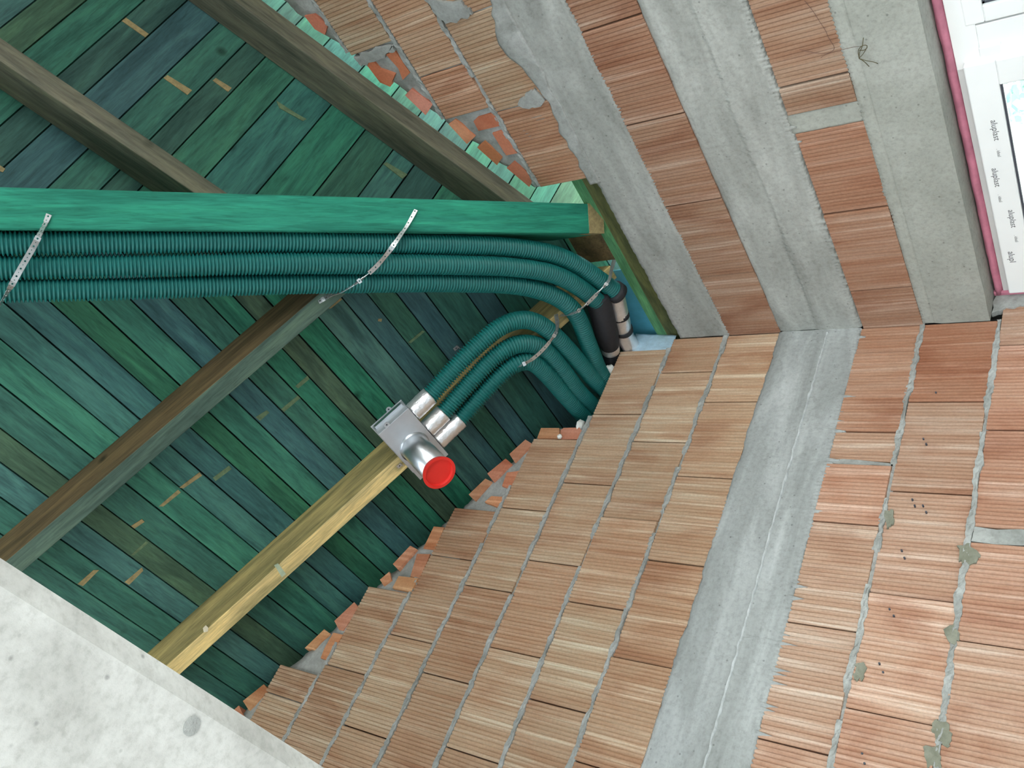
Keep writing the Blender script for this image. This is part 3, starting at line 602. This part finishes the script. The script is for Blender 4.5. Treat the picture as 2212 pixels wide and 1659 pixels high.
def lrings(prof, seg=40):
    vs = []; fs = []
    for r, n in prof:
        for k in range(seg):
            t = 2 * math.pi * k / seg; vs.append(L3(TC[0] + r * math.cos(t), TC[1] + r * math.sin(t), n))
    for i in range(len(prof) - 1):
        for k in range(seg):
            a_, b_ = i * seg + k, i * seg + (k + 1) % seg; fs.append((a_, b_, b_ + seg, a_ + seg))
    fs.append(tuple((len(prof) - 1) * seg + k for k in range(seg)))
    return vs, fs
RT, LT = 0.0575, 0.226
sp = MB().add(lrings([(RT + 0.006, 0.0), (RT + 0.006, 0.004), (RT + 0.001, 0.006), (RT, 0.012), (RT, LT - 0.02)])).build('spigot', M['zinc'], plen, True)
MB().add(lrings([(RT + 0.0025, LT - 0.012), (RT + 0.0065, LT + 0.001), (RT + 0.0085, LT + 0.004), (RT + 0.0085, LT + 0.007), (RT - 0.002, LT + 0.007), (RT - 0.005, LT + 0.001), (RT - 0.006, LT - 0.003), (0.004, LT - 0.003)])).build('red_cap', M['red'], sp, False)
for Q in (Q1, Q2, Q3):
    a_ = Q[1] - bo; d_ = (Q[2] - Q[1]).normalized(); b_off = a_.dot(E2)
    st = L3(-hw - 0.002, b_off, -dp_ / 2 + 0.002); en = a_ + d_ * 0.012
    R_ = resample([st, st.lerp(en, 0.5), en], 0.006); rr = 0.0385
    sv, sf = sweep(R_, rr, 36); sv = [v + (v - st.lerp(en, 0.5)).normalized() * 0.0022 * nz(v.x * 90, v.y * 90, v.z * 90) for v in sv]
    link('foil_sleeve', mesh('foil_sleeve', sv, sf, True), M['foil'], plen)

# ------------------------------------------------------------------ insulated connectors in the corner
def tube(name, P, r, m, parent=None, seg=24, smooth=True, step=0.01):
    Q = resample(spline(P), step); rad = r if not callable(r) else [r(i / (len(Q) - 1)) for i in range(len(Q))]
    return link(name, mesh(name, *sweep(Q, rad, seg), smooth), m, parent)
d1 = pts([(1288, 640, 3.455), (1296, 662, 3.46), (1306, 702, 3.48), (1317, 745, 3.53), (1326, 790, 3.58)]); d1.append(d1[-1] + Vector((0, -0.2, 0.0)))
e1 = empty('insulated_elbow', d1[0]); tag(e1, 'black foam insulated duct elbow with a band of silver tape', 'duct')
t1 = tube('elbow_body', [p - d1[0] for p in d1], lambda t: 0.052 - 0.014 * max(0, min(1, (t - 0.35) * 6)), M['black'], e1)
tp = [d1[3].lerp(d1[2], 0.32) - d1[0], d1[3] - d1[0], d1[3].lerp(d1[4], 0.28) - d1[0]]; tube('tape_band', tp, 0.0415, M['foil'], e1)
d2 = pts([(1326, 622, 3.45), (1332, 650, 3.46), (1341, 690, 3.48), (1352, 730, 3.52)]); d2.append(d2[-1] + Vector((0, -0.22, -0.01)))
e2 = empty('foil_wrapped_duct', d2[0]); tag(e2, 'silver foil wrapped duct with black tape, against the blue sheet', 'duct')
tube('foil_wrap', [p - d2[0] for p in d2], 0.040, M['foil'], e2)
for i, f_ in ((1, 0.75), (2, 0.55)):
    c_ = d2[i].lerp(d2[i + 1], f_) - d2[0]; dd = (d2[i + 1] - d2[i]).normalized(); tube('black_tape', [c_ - dd * 0.012, c_, c_ + dd * 0.012], 0.0412, M['black'], e2)
c_ = P1[-1]; dd = (P1[-1] - P1[-2]).normalized()
cl = tube('collar', [c_ - dd * 0.012 - d2[0], c_ - d2[0], c_ + dd * 0.02 - d2[0]], 0.046, M['black'], e2)
# blue sheets
def sheet(name, P, th, m, label, cat, wob=0.0, n=10):
    """a crumpled rectangular sheet through four corners"""
    A, B, Cc, D = [Vector(p) for p in P]; nn = (B - A).cross(D - A).normalized(); top = []; fs = []
    for i in range(n + 1):
        for j in range(n + 1):
            u, v = i / n, j / n; p = A.lerp(B, u).lerp(D.lerp(Cc, u), v); top.append(p + nn * wob * nz(u * 4, v * 4, len(name)))
    N_ = len(top); vs = top + [p + nn * th for p in top]
    for i in range(n):
        for j in range(n):
            a_ = i * (n + 1) + j; q = (a_, a_ + 1, a_ + n + 2, a_ + n + 1); fs.append(q); fs.append(tuple(k + N_ for k in q[::-1]))
    rim = [i * (n + 1) for i in range(n + 1)] + [n * (n + 1) + j for j in range(1, n + 1)] + [i * (n + 1) + n for i in range(n - 1, -1, -1)] + [j for j in range(n - 1, 0, -1)]
    for k in range(len(rim)):
        a_, b_ = rim[k], rim[(k + 1) % len(rim)]; fs.append((a_, b_, b_ + N_, a_ + N_))
    return tag(local(link(name, mesh(name, vs, fs, True), m)), label, cat)
sheet('membrane_sheet', [(-0.10, 0.335, 3.425), (-0.10, -0.50, 3.425), (-0.10, -0.50, 3.595), (-0.10, 0.335, 3.595)], 0.002, M['blue'], 'flat blue membrane sheet behind the foil wrapped duct above the wall plate', 'membrane', 0.006)
q = [on(1366, 760, (0, 1, 0), -0.012), on(1448, 757, (0, 1, 0), -0.012), on(1462, 726, (0, 1, 0), -0.022), on(1374, 722, (0, 1, 0), -0.030)]
sheet('foil_scrap', q, 0.004, M['paleblue'], 'crumpled pale blue foil scrap lying on the corner blocks', 'foil', 0.006)
def blob(name, c, r, m, label, cat, group=None, sq=(1, 1, 1)):
    bm = bmesh.new(); bmesh.ops.create_icosphere(bm, subdivisions=3, radius=1)
    for v in bm.verts:
        k = 1 + 0.35 * nz(v.co.x * 2 + c[0] * 50, v.co.y * 2, v.co.z * 2) + 0.15 * nz(v.co.x * 6, v.co.y * 6, v.co.z * 6 + c[0] * 9)
        v.co = Vector((v.co.x * sq[0], v.co.y * sq[1], v.co.z * sq[2])) * r * k
    me = bpy.data.meshes.new(name); bm.to_mesh(me); bm.free()
    for p in me.polygons: p.use_smooth = True
    return tag(link(name, me, m, None, c), label, cat, group)
blob('foam_lump', on(1318, 800, (0, 1, 0), -0.03), 0.024, M['foam'], 'white foam lump squeezed beside the black elbow at the block edge', 'foam')
blob('foam_lump', on(1253, 921, (0, 1, 0), -0.02), 0.022, M['foam'], 'white foam lump on top of the small cut bricks under the arched ducts', 'foam', sq=(1.5, 1, 0.7))
blob('foam_lump', on(1209, 943, (0, 1, 0), 0.012), 0.010, M['foam'], 'tiny white foam drop on the face of the small cut bricks', 'foam')

# ------------------------------------------------------------------ perforated straps
def strap(P, side, label, w=0.017, pitch=0.0125):
    """punched steel band along P; side = direction of its width"""
    Q = resample(spline(P, 10), pitch); vs = []; fs = []
    th = 0.0009
    for i in range(len(Q) - 1):
        a, b = Q[i], Q[i + 1]; T = (b - a).normalized(); s_ = (Vector(side) - T * Vector(side).dot(T)).normalized(); nn = T.cross(s_); mid = (a + b) / 2; hp = (b - a).length / 2
        r = 0.0030 if i % 2 == 0 else 0.0015; base = len(vs)
        outer = [(1, 0), (1, 1), (0, 1), (-1, 1), (-1, 0), (-1, -1), (0, -1), (1, -1)]
        for lay in (-th, th):
            for ox, oy in outer: vs.append(mid + T * hp * ox + s_ * (w / 2) * oy + nn * lay)
            for k in range(8):
                t = k * math.pi / 4; vs.append(mid + T * r * math.cos(t) + s_ * r * math.sin(t) + nn * lay)
        for k in range(8):
            k2 = (k + 1) % 8
            fs.append((base + k, base + k2, base + 8 + k2, base + 8 + k)); fs.append((base + 16 + k, base + 24 + k, base + 24 + k2, base + 16 + k2))
            fs.append((base + 8 + k, base + 8 + k2, base + 24 + k2, base + 24 + k))
        for k in (1, 2, 5, 6): fs.append((base + k, base + 16 + k, base + 16 + k + 1, base + k + 1))
    o = local(link('perforated_strap', mesh('perforated_strap', vs, fs, fix=False), M['steel'])); return tag(o, label, 'strap', 'punched steel straps holding the ducts')
NV = (-K / 2, -K / 2, 1); PL = DD - 0.078
def bm_(u, v, e=0.003): return on(u, v, NV, 3.2 - e)
def pb(u, v, d=PL): return on(u, v, NB, d)
strap([bm_(106, 463), bm_(95, 487), pb(84, 510), pb(70, 537), pb(45, 580), pb(20, 625), pb(4, 652, 3.41), pb(-8, 668, 3.45)], E1, 'punched steel strap at the left edge across the three ducts')
strap([bm_(898, 453), bm_(878, 488), pb(850, 530), pb(820, 568), pb(795, 592), pb(768, 613), pb(742, 628, 3.40), pb(715, 637, 3.44), pb(688, 652, ZB - 0.178 / C30 - 0.003)], E1, 'punched steel strap sagging across the ducts to the brown rafter')
strap([pb(1327, 561, 3.47), pb(1321, 583, 3.43), pb(1314, 608), pb(1290, 634), pb(1265, 659), pb(1243, 675), pb(1222, 680, 3.43), pb(1210, 681, 3.473)], E1, 'punched steel strap around the duct ends beside the black elbow')
strap([pb(1201, 679, 3.472), pb(1204, 700, 3.42), pb(1201, 718), pb(1186, 740), pb(1168, 760), pb(1148, 777), pb(1128, 788), pb(1118, 792, 3.40)], E1, 'punched steel strap over the three arched ducts')
def clip(u, v, d, label):
    c_ = on(u, v, NB, d); e = empty('wire_clip', c_)
    cp = MB().add(([L3(*p) for p in box_vf(-0.011, 0.011, -0.008, 0.008, -0.001, 0.001)[0]], box_vf(0, 1, 0, 1, 0, 1)[1])).build('clip_plate', M['steel'], e)
    MB().add(([L3(*p) for p in box_vf(-0.011, -0.009, -0.008, 0.008, 0, 0.014)[0]], box_vf(0, 1, 0, 1, 0, 1)[1])).build('clip_leg', M['steel'], e)
    hc = [(0.003 * math.cos(2 * math.pi * k / 10), 0.003 * math.sin(2 * math.pi * k / 10)) for k in range(10)]
    MB().add(hexa([L3(x, y, 0.0004) for x, y in hc], [L3(x, y, 0.0018) for x, y in hc])).build('screw_head', M['gasket'], cp)
    tag(e, label, 'bracket')
clip(863, 1006, ZB - 0.157 / C30 - 0.002, 'small steel bracket screwed to the yellow rafter beside the spigot')
clip(985, 752, ZB - 0.003, 'small bright bracket on the boards beside the outermost arched duct')

# ------------------------------------------------------------------ window
win = tag(empty('window_1'), 'white plastic window set under the concrete lintel', kind='structure')
XF, XS = -0.125, -0.100
def wbox(name, m, y0, y1, z0, z1, x0, x1, parent=None, bv=0.002):
    o = local(MB().add(box_vf(x0, x1, y0, y1, z0, z1)).build(name, m)); o.parent = parent or win
    if bv: bev(o, bv)
    return o
WZ = 2.052; WB = 0.90; Y1 = 2.15
wbox('frame_head', M['pvc'], 0.0, Y1, 1.985, WZ, -0.195, XF); wbox('frame_jamb', M['pvc'], 0.0, 0.065, WB, 1.985, -0.195, XF); wbox('frame_jamb', M['pvc'], Y1 - 0.065, Y1, WB, 1.985, -0.195, XF)
wbox('frame_sill', M['pvc'], 0.0, Y1, WB - 0.05, WB + 0.02, -0.195, XF); wbox('mullion', M['pvc'], 0.965, 1.05, WB, 1.985, -0.195, XF)
wbox('film_strip', M['pvc_grey'], 0.02, 0.925, 2.0335, 2.0505, XF, XF + 0.003, bv=0)
def sash(y0, y1, z0, z1, x0, x1, pw=0.083):
    e = empty('sash', (x1, y0, z1)); e.parent = win
    def b_(n_, m_, a, b, c, d, p, q): 
        o = MB().add(box_vf(p - x1, q - x1, a - y0, b - y0, c - z1, d - z1)).build(n_, m_, e); return o
    for n_, a, b, c, d in (('sash_rail', y0, y1, z1 - pw, z1), ('sash_rail', y0, y1, z0, z0 + pw), ('sash_stile', y0, y0 + pw, z0 + pw, z1 - pw), ('sash_stile', y1 - pw, y1, z0 + pw, z1 - pw)):
        bev(b_(n_, M['pvc'], a, b, c, d, x0, x1), 0.004)
    g = 0.006; a, b, c, d = y0 + pw, y1 - pw, z0 + pw, z1 - pw
    for q in ((a, b, d - g, d), (a, b, c, c + g), (a, a + g, c, d), (b - g, b, c, d)): b_('gasket', M['gasket'], *q, x1 - 0.022, x1 - 0.012)
    b_('pane', M['glass'], a, b, c, d, x1 - 0.030, x1 - 0.026)
    return e
s1 = sash(0.025, 0.945, WB + 0.01, 2.031, -0.168, XS)
s2 = sash(1.055, 2.09, WB + 0.02, 2.010, -0.19, XF + 0.002, 0.05)
hg = wbox('hinge', M['pvc'], 0.955, 0.985, 1.93, 1.985, XF, XF + 0.012)
def print_text(txt, u0, v0, u1, v1, size):
    a = on(u0, v0, (1, 0, 0), XS); b = on(u1, v1, (1, 0, 0), XS)
    cu = bpy.data.curves.new('film_print', 'FONT'); cu.body = txt; cu.size = size; cu.align_x = 'LEFT'; cu.align_y = 'CENTER'
    ob = bpy.data.objects.new('film_print', cu); COL.objects.link(ob); bpy.context.view_layer.update()
    me = bpy.data.meshes.new_from_object(ob.evaluated_get(bpy.context.evaluated_depsgraph_get())); bpy.data.objects.remove(ob)
    wd = max(v.co.x for v in me.vertices); k = (a - b).length / wd
    dirv = Vector((0, -1, 0)); up = Vector((0, 0, -1)); nv = Vector((1, 0, 0))
    base = a + nv * 0.0006
    for v in me.vertices:
        x, y = v.co.x * k, v.co.y * k; v.co = dirv * x + up * y - (Vector(s1.location) - base)
    o = link('film_print', me, M['print'], s1); o.data.materials.clear(); o.data.materials.append(M['print'])
for t_, q in (('aluplast', (2145.5, 259, 2155.5, 303)), ('aluplast', (2147.5, 363, 2158, 403)), ('aluplast', (2183, 453, 2193, 491)), ('alupl', (2183, 543, 2190, 566)), ('■ ideal', (2155.5, 321, 2160, 338)), ('■ ideal', (2158.5, 420, 2162.5, 436)), ('■ ideal', (2193.5, 507, 2197.5, 522))):
    print_text(t_.replace('■', '.'), *q, 0.02)
# pink foam in the gap between frame and lintel
def foam_bead():
    Q = [(-0.155, y, 2.066) for y in [0.01 + 0.04 * i for i in range(54)]]; Q = [Vector(p) for p in Q]
    vs = []; fs = []; seg = 14
    for i, p in enumerate(Q):
        for k in range(seg):
            a_ = 2 * math.pi * k / seg; w = 1 + 0.18 * nz(i * 0.7, math.cos(a_) * 1.2, math.sin(a_) * 1.2)
            vs.append((p.x + 0.042 * w * math.cos(a_), p.y, min(2.083, p.z + 0.017 * w * math.sin(a_))))
    for i in range(len(Q) - 1):
        for k in range(seg): a_, b_ = i * seg + k, i * seg + (k + 1) % seg; fs.append((a_, b_, b_ + seg, a_ + seg))
    fs += [tuple(range(seg)), tuple((len(Q) - 1) * seg + k for k in range(seg))]
    o = local(link('foam_bead', mesh('foam_bead', vs, fs, True), M['pink'])); o.parent = win; o['label'] = 'pink mounting foam'
    v, f = box_vf(-0.135, -0.116, 0.0, 0.022, 1.0, 2.083); o = local(link('foam_bead', mesh('foam_bead', v, f), M['pink'])); o.parent = win; bev(o, 0.006); o['label'] = 'pink mounting foam'
foam_bead()
# ------------------------------------------------------------------ straw tuft and thread on the upper wall
def wire(name, P, r, m, label, cat, parent=None, loc=None):
    c0 = Vector(P[0]) if loc is None else Vector(loc)
    o = link(name, mesh(name, *sweep(resample(spline([Vector(p) - c0 for p in P], 8), 0.006), r, 6), True), m, parent)
    if parent is None: o.location = c0; tag(o, label, cat)
    return o
Zt = zm(1640, 0, 7.373)
def wa(x, y, out): p = on(*Zt(x, y), (1, 0, 0), out); return p
c0 = wa(1590, 930, 0.012); tf = empty('straw_tuft', c0); tag(tf, 'small dark straw tuft sticking out of the joint above the lintel', 'straw')
for P in ([(1590, 930, .012), (1600, 830, .025), (1640, 740, .03), (1660, 600, .02)], [(1590, 930, .012), (1580, 800, .03), (1650, 725, .035), (1720, 735, .03), (1660, 850, .02), (1590, 930, .012)], [(1590, 930, .012), (1680, 960, .02), (1830, 990, .012), (1890, 1015, .006)], [(1590, 930, .012), (1670, 980, .015), (1750, 1060, .006)], [(1590, 800, .03), (1670, 800, .03), (1720, 760, .02)]):
    wire('straw_stem', [wa(*p) for p in P], 0.0011, M['straw'], '', '', tf, c0)
wire('dark_thread', [wa(*p) for p in [(720, 10, .004), (850, 170, .005), (960, 340, .006), (1050, 480, .006), (1110, 610, .005), (1190, 740, .006), (1180, 800, .006), (1080, 850, .005), (950, 850, .004), (800, 825, .004), (640, 790, .004)]], 0.0007, M['thread'], 'thin dark thread looping down the red block beside the straw tuft', 'thread')
wire('dark_thread', [wa(*p) for p in [(1640, 735, .02), (1500, 750, .008), (1350, 785, .006), (1100, 850, .005), (980, 920, .004)]], 0.0006, M['thread'], 'thin dark thread stretched from the straw tuft across the mortar', 'thread')

# ------------------------------------------------------------------ tree outside the window
tr = empty('garden_tree', (-9.0, -3.2, -0.6)); tag(tr, 'leafy tree outside the window', 'tree')
tube('trunk', [Vector((0, 0, 0)), Vector((0.1, 0.05, 1.2)), Vector((0, 0.1, 2.6)), Vector((0.05, 0, 4.4))], lambda t: 0.16 - 0.11 * t, M['bark'], tr, 10, True, 0.2)
for i in range(9):
    a_ = i * 2.4; h0 = 1.5 + 0.3 * i; e_ = Vector((1.3 * math.cos(a_), 1.3 * math.sin(a_), h0 + 1.0)); tube('branch', [Vector((0.03, 0.05, h0)), e_ * 0.5 + Vector((0, 0, h0 * 0.5 + 0.1)), e_], lambda t: 0.05 - 0.035 * t, M['bark'], tr, 8, True, 0.2)
vs = []; fs = []
for i in range(5200):
    d_ = Vector((random.gauss(0, 1), random.gauss(0, 1), random.gauss(0, 1))).normalized() * (1.9 * rnd(0.25, 1) ** 0.5); d_.z = d_.z * 0.95 + 3.9
    a_ = Vector((rnd(-1, 1), rnd(-1, 1), rnd(-1, 1))).normalized() * 0.09; b_ = a_.orthogonal().normalized() * 0.045; n = len(vs)
    vs += [d_ - a_, d_ + b_, d_ + a_, d_ - b_]; fs.append((n, n + 1, n + 2, n + 3))
lf = link('leaves', mesh('leaves', vs, fs, fix=False), M['leaf'], tr); lf['kind'] = 'stuff'
